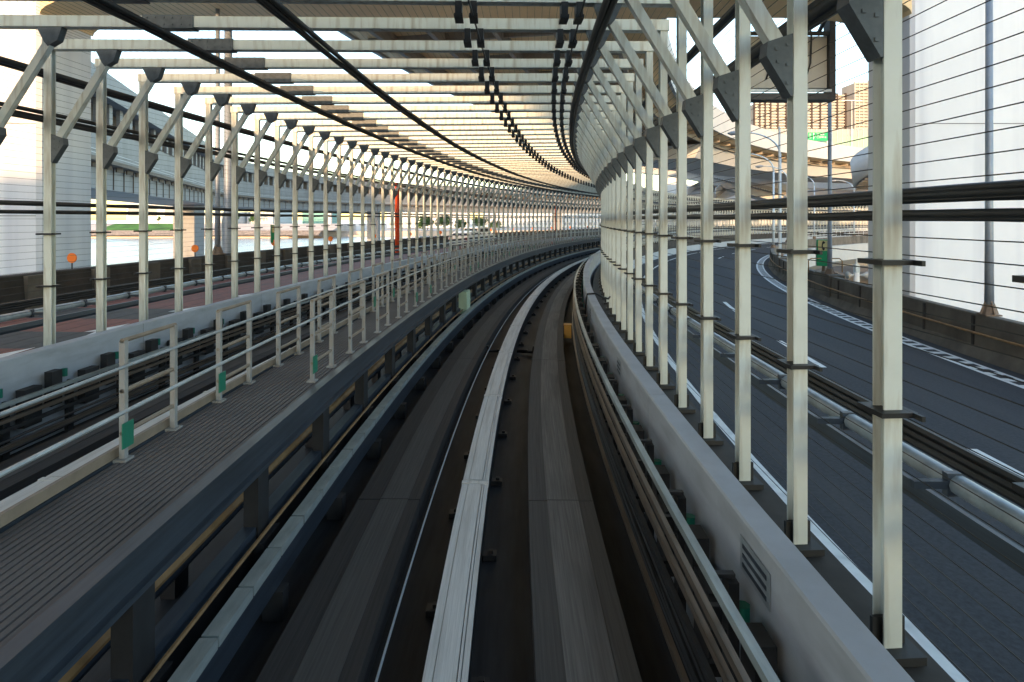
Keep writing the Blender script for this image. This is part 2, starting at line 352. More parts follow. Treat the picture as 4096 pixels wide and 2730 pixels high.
# ------------------------------------------------------------------ kerb walls and kerbs
def kerb(x0, x1, zt, label):
    g = MB(); t = -10.0
    while t < TEND-1:
        t1 = min(TEND, t+ (4.0 if t < 80 else 10)); b = .012
        g.sweep([(x0, -3.09), (x1, -3.09), (x1, zt-b), (x1-b, zt), (x0+b, zt), (x0, zt-b)], t, t1-.012, .8 if t < 80 else 2); t = t1
    return tag(g.build('kerb_wall', 'box_wall'), label, 'wall')
kr = kerb(1.43, 1.61, -1.78, 'smooth blue grey kerb wall curving along the right side of the near track')
kl = kerb(-6.75, -6.57, -1.83, 'smooth blue grey kerb wall along the left fence beyond the walkway')
tag(MB().sweep(rect(1.75, 2.30, -3.10, -2.34), -10, TEND, 1).build('fence_kerb', 'parapet_panel'), 'dark concrete kerb under the right fence posts', 'kerb')
tag(MB().sweep(rect(-7.44, -6.95, -3.10, -2.18), -10, TEND, 1).build('fence_kerb', 'parapet_panel'), 'dark concrete kerb under the left fence posts', 'kerb')
# notice plates stuck on the right kerb wall
for k, (t, s, lb) in enumerate(((3.3, .20, 'white striped notice plate on the right kerb wall nearest the viewer'), (7.9, .16, 'small white notice plate on the right kerb wall beside the power rails'), (12.6, .18, 'white plate on the right kerb wall below the looped black cable'), (18.5, .17, 'farthest white plate on the right kerb wall where it starts to bend'))):
    mt = Matrix.Translation(arc(t, 1.425, -1.98))@Matrix.Rotation(-t/R, 4, 'Z'); g = MB(); g.box(-.003, .0, -s, s, -.10, .10, mt, 0)
    for j in range(3): g.box(-.006, -.0035, -s*.8, s*.8, -.07+j*.055, -.045+j*.055, mt, 1)
    tag(g.build('notice_plate', ['galv', 'bluesteel']), lb, 'plate', 'plates on the right kerb wall')
g = MB(); g.tube([arc(13.9, 1.38, -2.4), arc(13.9, 1.40, -1.9), arc(13.9, 1.43, -1.76), arc(13.9, 1.62, -1.745), arc(14.0, 1.8, -1.85), arc(14.3, 1.95, -1.92), arc(14.5, 2.0, -1.9)], .022, 8)
tag(g.build('cable', 'black_rubber', smooth=True), 'black cable looped over the top of the right kerb wall', 'cable')

# ------------------------------------------------------------------ walkway between the tracks
e = empty('walkway', arc(0, -2.57, -3.0)); tag(e, 'raised evacuation walkway with striped pinkish grating between the tracks', 'walkway'); inv = Matrix.Translation(-e.location)
g = MB()
for i in range(16):
    x = -2.745+i*.0475; g.sweep(rect(x, x+.033, -1.76, -1.725), -6, 140 if i % 1 == 0 else 60, 1.2)
g.sweep(rect(-2.755, -2.0, -1.80, -1.765), -6, 140, 1.2)
g.v = [inv@p for p in g.v]; g.build('grating', 'grating', e)
for x0, x1 in ((-1.99, -1.90), (-2.85, -2.765)):
    g = MB().sweep([(x0, -1.99), (x1, -1.99), (x1, -1.955), (x1-.04, -1.95), (x1-.04, -1.755), (x1, -1.75), (x1, -1.715), (x0, -1.715)], -6, 140, 1); g.v = [inv@p for p in g.v]; g.build('edge_beam', 'bluesteel', e)
g = MB().sweep(rect(-2.80, -2.77, -1.71, -1.64), -6, 140, 1); g.v = [inv@p for p in g.v]; g.build('toe_board', 'rail_tan', e)
for k in range(80):
    t = .2+k*1.55; mt = inv@Matrix.Translation(arc(t, -2.06, 0))@Matrix.Rotation(-t/R, 4, 'Z'); g = MB()
    g.box(-.06, .06, -.10, .10, -3.09, -2.0, mt); g.box(-.74, -.62, -.10, .10, -3.09, -2.0, mt); g.box(-.74, .06, -.05, .05, -2.0, -1.81, mt); g.box(.06, .13, -.16, .16, -2.75, -2.6, mt)
    g.build('column', 'dark_steel', e)
# glimpses under the walkway: pipes
for x, z, r_, mm, lb in ((-2.35, -2.45, .05, 'rust_pipe', 'brown pipe under the raised walkway'), (-2.55, -2.7, .06, 'bluesteel', 'blue grey pipe under the raised walkway'), (-2.8, -2.3, .04, 'dark_steel', 'thin black pipe under the raised walkway')):
    tag(MB().tube([arc(t, x, z) for t in range(-6, 120, 2)], r_, 8).build('pipe', mm), lb, 'pipe')
t = 16.6; mt = Matrix.Translation(arc(t, -1.95, -2.35))@Matrix.Rotation(-t/R, 4, 'Z'); g = MB(); g.box(-.12, .1, -.28, .28, -.32, .3, mt); g.box(.1, .115, -.25, .25, -.28, .26, mt); g.box(.115, .13, .18, .2, -.1, .05, mt)
tag(g.build('equipment_cabinet', 'pale_green'), 'pale green equipment cabinet hung under the walkway edge', 'cabinet')
# railing panels
def railing(t, off, green, tan=True):
    o = empty('railing_panel', arc(t, off, -1.73), -t/R)
    for y in (0, .62):
        g = MB(); g.box(-.02, .02, y-.02, y+.02, 0, .86); g.box(-.045, .045, y-.05, y+.05, 0, .02); g.build('post', 'rail_white', o)
    for z in (.86, .5, .2): MB().tube([Vector((0, -.02, z)), Vector((0, .64, z))], .017, 6).build('rail', 'rail_tan', o)
    if green:
        g = MB(); g.box(.026, .034, -.06, .06, .10, .28); g.build('marker_plate', 'green_plate' if green == 1 else 'red_plate', o)
    return o
pr = {}
GR = 'railing panels along the raised walkway'
cnt = {0: 0, 1: 0}
for side, off in ((0, -2.08), (1, -2.72)):
    t = 6.2 if side == 0 else 4.2; k = 0
    while t < 118:
        gk = (1 if (k*7+side*3) % 5 in (0, 3) else 0)
        if side == 0 and k in (24, 29): gk = 2
        if gk not in pr: pr[gk] = railing(t, off, gk); o = pr[gk]
        else: o = copy_tree(pr[gk], arc(t, off, -1.73), -t/R)
        sd_ = 'right' if side == 0 else 'left'
        ml = {0: 'plain', 1: 'green-tagged', 2: 'red-tagged'}[gk]
        if k < 9: lb = '%s %s railing panel from the viewer on the %s edge of the walkway' % (ORD[k], ml, sd_)
        else: lb = '%s white and tan railing panel farther along the %s edge of the walkway' % (ml, sd_)
        if gk == 2: lb = ('nearer' if k == 24 else 'farther')+' red-tagged railing panel far along the right edge of the walkway'
        tag(o, lb, 'railing', GR); t += 1.32; k += 1
for off, s in ((-2.08, 'right'), (-2.72, 'left')):
    tag(MB().tube([arc(t, off+.03, -1.05) for t in range(-4, 125)], .012, 6).build('handrail_cable', 'galv'), 'thin pale wire rope strung along the %s walkway railings' % s, 'cable')

# ------------------------------------------------------------------ portal frames over the guideway
HW = 9.26                                # clear width from right post to left post
def frame_parts(o, single=None):
    def part(name, g, mm):
        if single is None: g.build(name, mm, o)
        else:
            n = len(single.v); single.v += g.v
            mi = {'cream_steel': 0, 'gusset_grey': 1, 'black_rubber': 2, 'dark_steel': 2}[mm]
            for f, uv in zip(g.f, g.uv): single.f.append(tuple(n+i for i in f)); single.uv.append(uv); single.mi.append(mi)
    def ibeam(g, a0, a1, cx, cy, w, d, axis):
        pass
    for sx, zb in ((0, -2.30), (-HW, -2.15)):
        s = 1 if sx == 0 else -1
        g = MB()    # H section post: two flanges and a web
        hw = .050 if s > 0 else .060; g.box(sx-hw, sx+hw, -.046, -.036, zb, 2.60); g.box(sx-hw, sx+hw, .036, .046, zb, 2.60); g.box(sx-.008, sx+.008, -.036, .036, zb, 2.60)
        part('post', g, 'cream_steel')
        g = MB(); g.box(sx-.13, sx+.13, -.12, .12, zb-.03, zb+.015); g.box(sx-.09, sx+.09, -.012, .012, zb+.015, zb+.16)
        part('base_plate', g, 'dark_steel')
        for z in (-.23, -1.03):
            g = MB(); g.box(sx-.10, sx+.10, -.10, .10, z-.013, z+.013); g.box(sx+s*.08-.01, sx+s*.08+.01, -.16, .16, z-.014, z+.014); part('strap', g, 'black_rubber')
        # diagonal brace
        x0, x1 = sx-s*.07, sx-s*.95
        g = MB(); g.bar((x0-s*.03, 0, 1.14), (x1, 0, 2.53), .09, .10); part('brace', g, 'cream_steel')
        g = MB(); g.prism([(sx-s*.06, 1.30), (sx-s*.24, 1.24), (sx-s*.25, 1.14), (sx-s*.075, .86), (sx-s*.06, .86)], .11, I4)
        for bx, bz in ((.10, 1.22), (.10, 1.08), (.10, .95), (.18, 1.19), (.17, 1.10)): g.box(sx-s*bx-.011, sx-s*bx+.011, -.062, .062, bz-.011, bz+.011)
        part('gusset', g, 'gusset_grey')
        g = MB(); g.prism([(x1+s*.22, 2.60), (x1-s*.12, 2.60), (x1-s*.06, 2.42), (x1+s*.07, 2.34), (x1+s*.12, 2.40)], .11, I4); part('gusset', g, 'gusset_grey')
    g = MB()
    g.box(-HW-.07, .07, -.07, .07, 2.60, 2.615); g.box(-HW-.07, .07, -.07, .07, 2.735, 2.75); g.box(-HW-.07, .07, -.006, .006, 2.615, 2.735); g.box(-HW-.07, .07, -.069, -.057, 2.616, 2.734)
    part('beam', g, 'cream_steel')
    g = MB(); g.box(-7.10, -6.42, -.085, .085, 2.585, 2.765); [g.box(-7.05+i*.115, -7.03+i*.115, -.095, .095, q, q+.02) for i in range(6) for q in (2.62, 2.71)]; part('splice_plate', g, 'gusset_grey')
    for xc in (-2.62, -1.35):
        g = MB()
        for q in (-.09, .09): g.box(xc+q-.04, xc+q+.04, -.10, .10, 2.44, 2.6); g.box(xc+q-.05, xc+q+.05, -.13, .13, 2.40, 2.44)
        part('cable_clamp', g, 'black_rubber')
SP = 1.015; SKEW = 0.055
def frame_pose(t): return arc(t, 2.085, 0.0), -t/R+SKEW
GF = 'portal frames spanning the guideway'
p0, r0 = frame_pose(3.16-SP)
proto = empty('portal_frame', p0, r0); frame_parts(proto)
sm = MB(); frame_parts(None, sm)
far_mesh = None
k = -1; nearest = 0
while True:
    t = 3.16+k*SP
    if t > 222: break
    p, r = frame_pose(t)
    if k == -1: o = proto
    elif t < 62: o = copy_tree(proto, p, r)
    else:
        if far_mesh is None: o = sm.build('portal_frame', ['cream_steel', 'gusset_grey', 'black_rubber']); far_mesh = o.data
        else: o = bpy.data.objects.new('portal_frame', far_mesh); COL.objects.link(o)
        o.location = p; o.rotation_euler = (0, 0, r)
    if k == -1: lb = 'cream steel frame closest to the viewer, its right post just outside the picture'
    elif k < 12: lb = 'cream steel frame whose right-hand post is the %s from the right edge of the picture' % ORD[k]
    elif t < 62: lb = 'cream steel frame of posts, braces and roof beam in the long row round the bend'
    else: lb = 'far cream frame of the guideway cage where the loop turns away'
    tag(o, lb, 'portal frame', GF); k += 1

# ------------------------------------------------------------------ fence wires, roof net, cables
def skew_arc(t, off, z):                # the cage's own lines follow the frames
    return arc(t, off, z)
def wires(lines, t1, r_, name, label, mm='wire', parent=None, dt=2.0):
    g = MB(); n = int((t1+4)/dt)
    for off, z in lines: g.tube([arc(-4+i*dt, off, z) for i in range(n+1)], r_, 3, False)
    return tag(g.build(name, mm), label, 'wire fence')
wires([(2.24, -2.2+i*.10) for i in range(48)], 90, .0036, 'wire_fence', 'thin dark horizontal wires strung along the right fence posts')
wires([(-7.31, -2.1+i*.10) for i in range(48)], 100, .0026, 'wire_fence', 'thin dark horizontal wires strung along the left fence posts')
wires([(-7.2+i*.10, 2.775) for i in range(94)], 34, .0022, 'roof_net', 'thin dark wires stretched lengthwise over the roof beams')
def bundle(lst, r_, label, t1=150, name='cable_bundle', mm='black_rubber', sag=.02):
    g = MB()
    for i, (off, z) in enumerate(lst):
        ph = i*1.7
        g.tube([arc(t, off+.006*math.sin(t*.9+ph), z-sag*abs(math.sin(PI*(t-3.16)/SP/2+ph*.1))*(.5+.5*math.sin(t*.37+ph))) for t in [-4+j*.75 for j in range(int((t1+4)/.75))]], r_, 7, False)
    return tag(g.build(name, mm, smooth=True), label, 'cable')
bundle([(2.27, .035), (2.30, .02)], .026, 'lower of two thick black cables at eye level on the right fence', 190)
bundle([(2.27, .135), (2.30, .115), (2.28, .15)], .024, 'upper of two thick black cables at eye level on the right fence', 190)
bundle([(-7.33, .12), (-7.36, .10)], .024, 'lower black cable run at eye level on the left fence', 190)
bundle([(-7.33, .24), (-7.36, .225), (-7.34, .26)], .022, 'upper black cable run at eye level on the left fence', 190)
bundle([(2.28, 1.52), (2.33, 1.49), (2.30, 1.57)], .045, 'thick black cable run high on the right fence posts', 150)
bundle([(2.35, 2.2), (2.40, 2.18)], .035, 'black cables under the eaves outside the right fence', 120)
bundle([(-7.36, 2.30), (-7.42, 2.27)], .05, 'thick black pipe run under the eaves of the left fence', 150)
bundle([(-7.34, 1.66), (-7.37, 1.58), (-7.33, 1.54)], .035, 'black cable run above the gussets of the left fence', 150)
bundle([(-2.64, 2.34), (-2.52, 2.34), (-2.58, 2.31)], .036, 'pair of black cables hung under the roof beams left of the track middle', 150)
bundle([(-4.50, 2.36), (-4.38, 2.36), (-4.44, 2.33)], .036, 'black cables under the roof beams beside the dark splice plates', 150)
bundle([(1.05, 2.34), (1.12, 2.32), (1.09, 2.38)], .04, 'black cables under the roof beams near the right braces', 150)
bundle([(-.44, 2.42), (.83, 2.42)], .012, 'two thin black cables held in clamps above the near track', 100)

# ------------------------------------------------------------------ guard rails outside the fences
def guardrail(x, z, s, label):
    e = empty('guard_rail', arc(0, x, z)); tag(e, label, 'guard rail'); inv = Matrix.Translation(-e.location)
    g = MB().tube([arc(t*1.0, x, z) for t in range(-4, 150)], .055, 10, False); g.v = [inv@p for p in g.v]; g.build('pipe', 'galv', e, True)
    g = MB().sweep([(x-.015, z-.24), (x+.015, z-.24), (x+.03, z-.20), (x+.015, z-.13), (x-.015, z-.13)], -4, 150, 1); g.v = [inv@p for p in g.v]; g.build('lower_beam', 'bluesteel', e)
    g = MB()
    for i, dz in enumerate((.13, .17, .21)): g.tube([arc(t*1.0, x-s*.06+.01*i, z+dz) for t in range(-4, 150)], .022, 6, False)
    g.v = [inv@p for p in g.v]; g.build('cables', 'black_rubber', e)
    for k in range(60):
        t = 3.16-SP+k*SP; g = MB(); mt = inv@Matrix.Translation(arc(t if s > 0 else t-.4, x, z))@Matrix.Rotation(-t/R, 4, 'Z')
        g.box(min(0, -s*.24), max(0, -s*.24), -.02, .02, -.02, .02, mt); g.box(-.062, .062, -.02, .02, -.062, .062, mt)
        g.build('bracket', 'bluesteel', e)
guardrail(2.46, -1.43, 1, 'galvanised pipe guard rail bracketed to the right fence posts beside the asphalt road')
guardrail(-7.56, -1.47, -1, 'galvanised pipe guard rail bracketed to the left fence posts beside the red road')

# ------------------------------------------------------------------ parapets
e = empty('parapet', arc(0, 12.2, -3.77)); tag(e, 'weathered, shade-darkened concrete parapet along the outer edge of the right-hand asphalt road', 'wall'); inv = Matrix.Translation(-e.location)
g = MB().sweep([(11.95, -3.77), (12.45, -3.77), (12.42, -2.62), (12.40, -2.60), (12.17, -2.60), (12.15, -2.62), (12.12, -3.45)], -10, TEND, 1.2); g.v = [inv@p for p in g.v]; g.build('wall', 'parapet', e)
g = MB().tube([arc(t*1.2, 12.085, -3.12) for t in range(-8, 110)], .035, 8, False); g.v = [inv@p for p in g.v]; g.build('pipe', 'rust_pipe', e)
g = MB()
for k in range(40):
    t = 2+k*2.6; mt = inv@Matrix.Translation(arc(t, 12.13, 0))@Matrix.Rotation(-t/R, 4, 'Z'); g.box(-.03, .02, -.05, .05, -3.6, -2.66, mt)
g.build('joint_covers', 'parapet_panel', e)
e = empty('parapet', arc(0, -12.5, -2.26)); tag(e, 'dark panelled concrete parapet between the red road and the water', 'wall'); inv = Matrix.Translation(-e.location)
g = MB().sweep([(-12.75, -2.26), (-12.35, -2.26), (-12.42, -1.40), (-12.45, -1.37), (-12.72, -1.37), (-12.75, -1.4)], -10, TEND, 1.2); g.v = [inv@p for p in g.v]; g.build('wall', 'parapet_panel', e)
for k in range(70):
    g = MB(); t = .5+k*1.9; mt = inv@Matrix.Translation(arc(t, -12.36, 0))@Matrix.Rotation(-t/R, 4, 'Z'); g.box(-.06, .06, -.28, .28, -2.25, -1.41, mt); g.build('pilaster', 'parapet', e)
# inner girder face below the right-hand road on the far side of the loop, with railing on the fascia
for (t0, t1) in ((96, 112), (140, 156), (184, 200)):
    g = MB().sweep([(4, -13), (9, -13), (9, -7.25), (11, -6.8), (1, -7.25), (4, -7.25)], t0, t0+3, 3)
    tag(g.build('viaduct_pier', 'white_conc'), {96: 'white viaduct pier nearest under the far side of the loop', 140: 'second white pier under the far side of the loop', 184: 'white pier farthest round the loop'}[t0], 'pier')
e = empty('fascia_rail', arc(120, 12.8, -3)); tag(e, 'white pipe railing on the inner edge of the far side of the loop', 'railing'); inv = Matrix.Translation(-e.location)
g = MB()
for z in (-2.2, -1.85, -1.5): g.tube([arc(t, 12.3, z) for t in range(88, 190, 2)], .04, 5, False)
for t in range(88, 190, 2): g.tube([arc(t, 12.3, -2.6), arc(t, 12.3, -1.5)], .035, 5)
g.v = [inv@p for p in g.v]; g.build('pipes', 'bld_white', e)

# ------------------------------------------------------------------ things on the parapets
def reflector(t):
    o = empty('reflector', arc(t, -12.55, -1.37), -t/R)
    MB().tube([Vector((0,0,0)), Vector((0,0,.2))], .018, 6).build('stem', 'dark_steel', o)
    g = MB(); g.tube([Vector((0,-.02,.3)), Vector((0,.015,.3))], .135, 20); g.build('disc', 'orange', o)
    return o
r0_ = None; ts = [15.0+4.75*i for i in range(14)]
for i, t in enumerate(ts):
    o = reflector(t) if i == 0 else copy_tree(r0_, arc(t, -12.55, -1.37), -t/R)
    if i == 0: r0_ = o
    tag(o, '%s orange disc reflector along the left parapet, counting away from the viewer' % ORD[i], 'reflector', 'orange reflectors on the left parapet')
def lamp(t, off, zb, h, arm, sgn, label, mm='lamp_blue', gap=True):
    o = empty('street_lamp', arc(t, off, zb), -t/R)
    g = MB(); g.tube([Vector((0,0,.25)), Vector((0,0,2.2)), Vector((0,0,h-1.6))], [.11, .095, .075], 10); pts = []
    for i in range(1, 10):
        a = i/9*PI/2; pts.append(Vector((-sgn*arm*(1-math.cos(a)), 0, h-1.6+1.6*math.sin(a))))
    g.tube([Vector((0,0,h-1.6))]+pts, [.075]+[.07-.004*i for i in range(9)], 8); g.build('pole', mm, o, True)
    g = MB(); g.box(-.2, .2, -.2, .2, 0, .04); g.tube([Vector((0,0,.04)), Vector((0,0,.3))], [.19, .12], 10)
    for a in range(4): g.prism([(.1, .04), (.24, .04), (.1, .4)], .03, Matrix.Rotation(a*PI/2, 4, 'Z'))
    g.build('base', 'rust_base', o)
    g = MB(); ex = -sgn*arm; n = 8
    g.tube([Vector((ex+sgn*.1, 0, h)), Vector((ex-sgn*.15, 0, h-.02)), Vector((ex-sgn*.5, 0, h-.06)), Vector((ex-sgn*.75, 0, h-.05))], [.06, .13, .15, .04], 10); g.build('lamp_head', 'lamp_grey', o, True)
    return tag(o, label, 'street lamp', 'street lamps along the road edges')
RL = [(17.2, 'grey street lamp pole in front of the white right-hand pier', 'lamp_grey'), (29.9, 'grey street lamp pole beside the green telephone sign', 'lamp_grey'),
      (44.5, 'pale blue street lamp at the tip of the road bend, left arm reaching highest', 'lamp_blue'), (60, 'pale blue curved street lamp just past the road bend', 'lamp_blue'),
      (76, 'pale curved street lamp, second past the road bend', 'lamp_blue'), (93, 'pale curved street lamp, third past the road bend', 'lamp_blue'), (112, 'pale street lamp far round the loop beside the spiral ramp', 'lamp_blue')]
for t, lb, mm in RL: lamp(t, 12.3, -2.6, 8.6 if t > 40 else 12.5, 2.6, 1, lb, mm)
g = MB()
for t in (30.4, 44.3):
    g = MB(); mt = Matrix.Translation(arc(t, 12.35, -2.6))@Matrix.Rotation(-t/R, 4, 'Z'); g.box(-.28, .35, -1.2, 1.0, -1.0, .06, mt); g.box(-.2, .3, -.4, .4, .06, .1, mt)
    tag(g.build('lamp_plinth', 'parapet'), 'concrete plinth under the lamp pole at the %s' % ('telephone sign' if t < 40 else 'tip of the road bend'), 'plinth')
lamp(21.0, -12.6, -1.37, 11.5, 2.6, -1, 'brown-based lamp pole on the left parapet in front of the water', 'lamp_grey')
lamp(54.0, -12.6, -1.37, 11.5, 2.6, -1, 'street lamp pole on the left parapet far round the bend', 'lamp_grey')
g = MB(); p = arc(22.4, -13.2, 0); g.tube([p+Vector((0,0,-8)), p+Vector((0,0,-.15)), p+Vector((0,0,.35)), p+Vector((0,0,9))], [.26, .26, .17, .15], 12)
tag(g.build('mast', 'lamp_grey', smooth=True), 'stout grey steel mast rising behind the left parapet beside the lamp pole', 'mast')
# pale second pole with jointed white sleeve beside the lamp at the bend
g = MB(); p = arc(43.3, 12.15, 0); g.tube([p+Vector((0,0,-2.6)), p+Vector((0,0,6.1))], .075, 8)
for i in range(9): q = i/8*PI/2; 
tag(g.build('marker_pole', 'bld_white'), 'plain white pole beside the lamp at the tip of the road bend', 'pole')

def phone(p, rz, label, wdt, hgt):
    o = empty('telephone_sign', p, rz)
    g = MB(); g.tube([Vector((0,0,0)), Vector((0,0,.3))], [.10, .07], 8); g.build('post', 'rust_base', o)
    g = MB(); g.box(-wdt/2, wdt/2, -.10, .10, .3, .3+hgt); g.build('case', 'sign_green', o)
    g = MB(); z0 = .3+hgt*.58; g.box(-wdt*.42, wdt*.42, -.112, -.102, z0, .3+hgt*.97); g.build('panel', 'sign_yellow', o)
    g = MB(); c = z0+hgt*.195; pts = []        # handset pictogram
    for i in range(9):
        a = math.radians(120+i*15); pts.append(Vector((wdt*.16+math.cos(a)*wdt*.30, -.118, c+math.sin(a)*wdt*.34)))
    g.tube(pts, [.05*wdt*2, .055*wdt*2, .03*wdt*2]+[.022*wdt*2]*3+[.03*wdt*2, .055*wdt*2, .05*wdt*2], 6); g.build('handset_mark', 'black_rubber', o)
    g = MB()
    for s in (-1, 1): g.tube([Vector((s*wdt*.53, 0, .3)), Vector((s*wdt*.53, 0, .32+hgt))], .02, 6)
    g.build('frame', 'galv', o)
    return tag(o, label, 'telephone sign', 'emergency telephone signs')
phone(arc(30.9, 12.3, -2.54), -.35, 'green emergency telephone sign with yellow handset panel on the right-hand parapet', .62, 1.25)
phone(arc(24.6, -12.55, -1.37), .35, 'small green emergency telephone sign on the left parapet in front of the water', .36, .80)
g = MB()
for s in (-.75, .85): 
    b0 = arc(30.8, 12.3, -2.54); q = [b0+RT*s, b0+RT*s+Vector((0,0,.55)), b0+RT*(s*.85)+Vector((0,0,.66)), b0+RT*(s*.2)+Vector((0,0,.66))]; g.tube(q, .028, 7)
tag(g.build('hoop_rail', 'rust_pipe', smooth=True), 'rusty hoop rail round the foot of the green telephone sign', 'rail')
def standpipe(t, label):
    o = empty('standpipe', arc(t, -7.62, -1.6), -t/R)
    for y in (-.13, .13): MB().tube([Vector((0, y, 0)), Vector((0, y, 3.3))], .06, 8).build('pipe', 'red_pipe', o, True)
    g = MB()
    for z in (.05, 1.1, 1.9, 3.2): g.box(-.05, .05, -.19, .19, z, z+.06)
    g.build('clamp', 'red_pipe', o)
    g = MB(); g.box(-.09, -.02, -.10, .10, 1.25, 2.2); g.build('cabinet', 'orange', o)
    return tag(o, label, 'standpipe', 'red standpipes on the left fence')
standpipe(26.7, 'bright red twin standpipe on the left fence, nearer of the pair'); standpipe(57.5, 'red twin standpipe far round the left fence, where the cage vanishes')
standpipe(96, 'small red standpipe on the distant fence beyond the road bend')

# ------------------------------------------------------------------ portal pier carrying the upper road
e = empty('bridge_pier', at(0, 21, -14)); tag(e, 'huge white portal pier with a column either side and crossbeam overhead', 'bridge pier'); inv = Matrix.Translation(-e.location)
def sitebox(g, l0, l1, d0, d1, z0, z1, mi=0):
    mt = Matrix.Translation(Vector((0,0,Z0)))@Matrix.Rotation(-YAW, 4, 'Z'); g.box(l0, l1, d0, d1, z0, z1, mt, mi); return g
def rel(g, e): i = Matrix.Translation(-e.location); g.v = [i@p for p in g.v]; return g
def colbox(l0, l1, d0, d1, z0, z1, c=.12):
    g = MB(); mt = Matrix.Translation(Vector((0,0,Z0)))@Matrix.Rotation(-YAW, 4, 'Z')
    pts = [(l0+c,d0),(l1-c,d0),(l1,d0+c),(l1,d1-c),(l1-c,d1),(l0+c,d1),(l0,d1-c),(l0,d0+c)]
    g.path_sweep([[mt@Vector((x, y, z)) for x, y in pts] for z in (z0, z1)]); return g
rel(colbox(-21.5, -16.9, 21, 23.7, -18, 8.1), e).build('column', 'pier_paint', e)
rel(colbox(14.3, 19.2, 21, 23.7, -18, 8.1), e).build('column', 'pier_paint', e)
g = MB(); sitebox(g, -21.5, 19.2, 21, 23.7, 8.103, 9.95); rel(g, e).build('crossbeam', 'soffit_glow', e)
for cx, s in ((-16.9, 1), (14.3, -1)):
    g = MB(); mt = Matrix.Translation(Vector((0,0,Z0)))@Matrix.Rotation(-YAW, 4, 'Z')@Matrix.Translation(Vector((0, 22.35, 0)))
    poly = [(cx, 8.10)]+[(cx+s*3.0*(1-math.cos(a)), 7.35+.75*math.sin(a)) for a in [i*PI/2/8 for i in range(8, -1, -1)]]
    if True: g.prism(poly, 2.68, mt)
    rel(g, e).build('haunch', 'soffit_glow', e)
g = MB()
for z in (-4.2, .1, 3.4): sitebox(g, 14.42, 19.08, 20.985, 20.999, z, z+.025)
for z in (-4.2, .1, 3.4): sitebox(g, -21.4, -17.02, 20.985, 20.999, z, z+.025)
rel(g, e).build('weld_seams', 'girder_grey', e)

# upper road deck that follows the loop overhead
e = empty('upper_deck', arc(0, -4, 10)); tag(e, 'glow-tinted underside of the upper expressway deck curving above the cage roof', 'bridge deck')
g = MB().sweep([(-12, 10.3), (-11, 10.0), (4.0, 10.0), (4.8, 10.3), (4.8, 12.2), (-12, 12.2)], -40, 190, 3); rel(g, e).build('slab', 'soffit_glow', e)
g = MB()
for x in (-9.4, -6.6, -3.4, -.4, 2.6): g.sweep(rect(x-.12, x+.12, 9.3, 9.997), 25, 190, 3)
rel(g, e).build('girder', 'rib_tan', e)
g = MB(); t = 26
while t < 185:
    mt = Matrix.Translation(arc(t, 0, 0))@Matrix.Rotation(-t/R, 4, 'Z'); g.box(-11, 4.0, -.1, .1, 9.55, 9.996, mt); t += 4.5
rel(g, e).build('cross_ribs', 'rib_tan', e)

for x0, x1 in ((4.81, 5.06), (-12.26, -12.01)):
    rel(MB().sweep([(x0, 10.15), (x1, 10.15), (x1, 12.9), (x0, 12.9)], -40, 190, 3), e).build('fascia', 'white_conc', e)
rel(MB().sweep([(-8.5, 7.6), (1.5, 7.6), (2.3, 9.28), (-9.3, 9.28)], 78, 190, 3), e).build('box_girder', 'white_conc', e)

# sign box hanging from the crossbeam over the right-hand road
e = empty('gantry_sign', at(10.6, 24.6, 7)); tag(e, 'large grey back of a road sign hung in a dark frame over the right-hand road', 'sign')
g = MB(); sitebox(g, 9.95, 13.35, 24.9, 25.15, 5.55, 7.75); rel(g, e).build('panel', 'sign_back', e)
g = MB(); sitebox(g, 13.36, 13.62, 24.7, 25.2, 5.0, 8.8); sitebox(g, 9.8, 13.35, 24.6, 25.3, 5.0, 5.28); sitebox(g, 9.9, 13.35, 24.72, 24.88, 7.76, 7.9); sitebox(g, 9.75, 9.93, 24.7, 25.2, 5.0, 9.9); rel(g, e).build('frame', 'dark_steel', e)
g = MB(); sitebox(g, 9.95, 13.34, 24.5, 24.6, 5.3, 5.42); rel(g, e).build('lighting_tray', 'galv', e)
g = MB()
for l in (10.9, 12.55): g.tube([at(l, 24.8, 8.4), at(l+.1, 24.82, 7.7), at(l+.08, 24.84, 6.6), at(l-.15, 24.84, 5.9)], .035, 7)
rel(g, e).build('cable', 'black_rubber', e, True)
g = MB(); g.bar(at(10.4, 24.9, 7.9), at(10.4, 23.4, 9.0), .12, .12); g.bar(at(13.0, 24.9, 7.9), at(13.0, 23.4, 9.0), .12, .12); rel(g, e).build('hanger', 'dark_steel', e)

# ------------------------------------------------------------------ double deck viaduct to the left
def spline(P, n=12):
    out = []
    for i in range(len(P)-1):
        a, b, c, d = P[max(i-1, 0)], P[i], P[i+1], P[min(i+2, len(P)-1)]
        for k in range(n):
            t = k/n; out.append(tuple(.5*((2*b[j])+(-a[j]+c[j])*t+(2*a[j]-5*b[j]+4*c[j]-d[j])*t*t+(-a[j]+3*b[j]-3*c[j]+d[j])*t**3) for j in range(len(b))))
    out.append(tuple(P[-1])); return out
def pathframes(pts, prof):
    """pts (lat,dep,z); prof list of (offset to the right, dz)"""
    V = [at(*p) for p in pts]; fr = []
    for i, p in enumerate(V):
        d = (V[min(i+1, len(V)-1)]-V[max(i-1, 0)]); d.z = 0; d.normalize(); r_ = Vector((d.y, -d.x, 0))
        fr.append([p+r_*o+Vector((0,0,z)) for o, z in prof])
    return fr
LV = [(-43.9+.339*20, -20, 0), (-43.9, 0, 0), (-83.6, 117, 0), (-118, 220, 0), (-139, 290, 0), (-140, 385, 0), (-108, 476, 0), (-31, 558, 0), (57, 623, 0), (200, 700, 0)]
LV = spline(LV, 8)
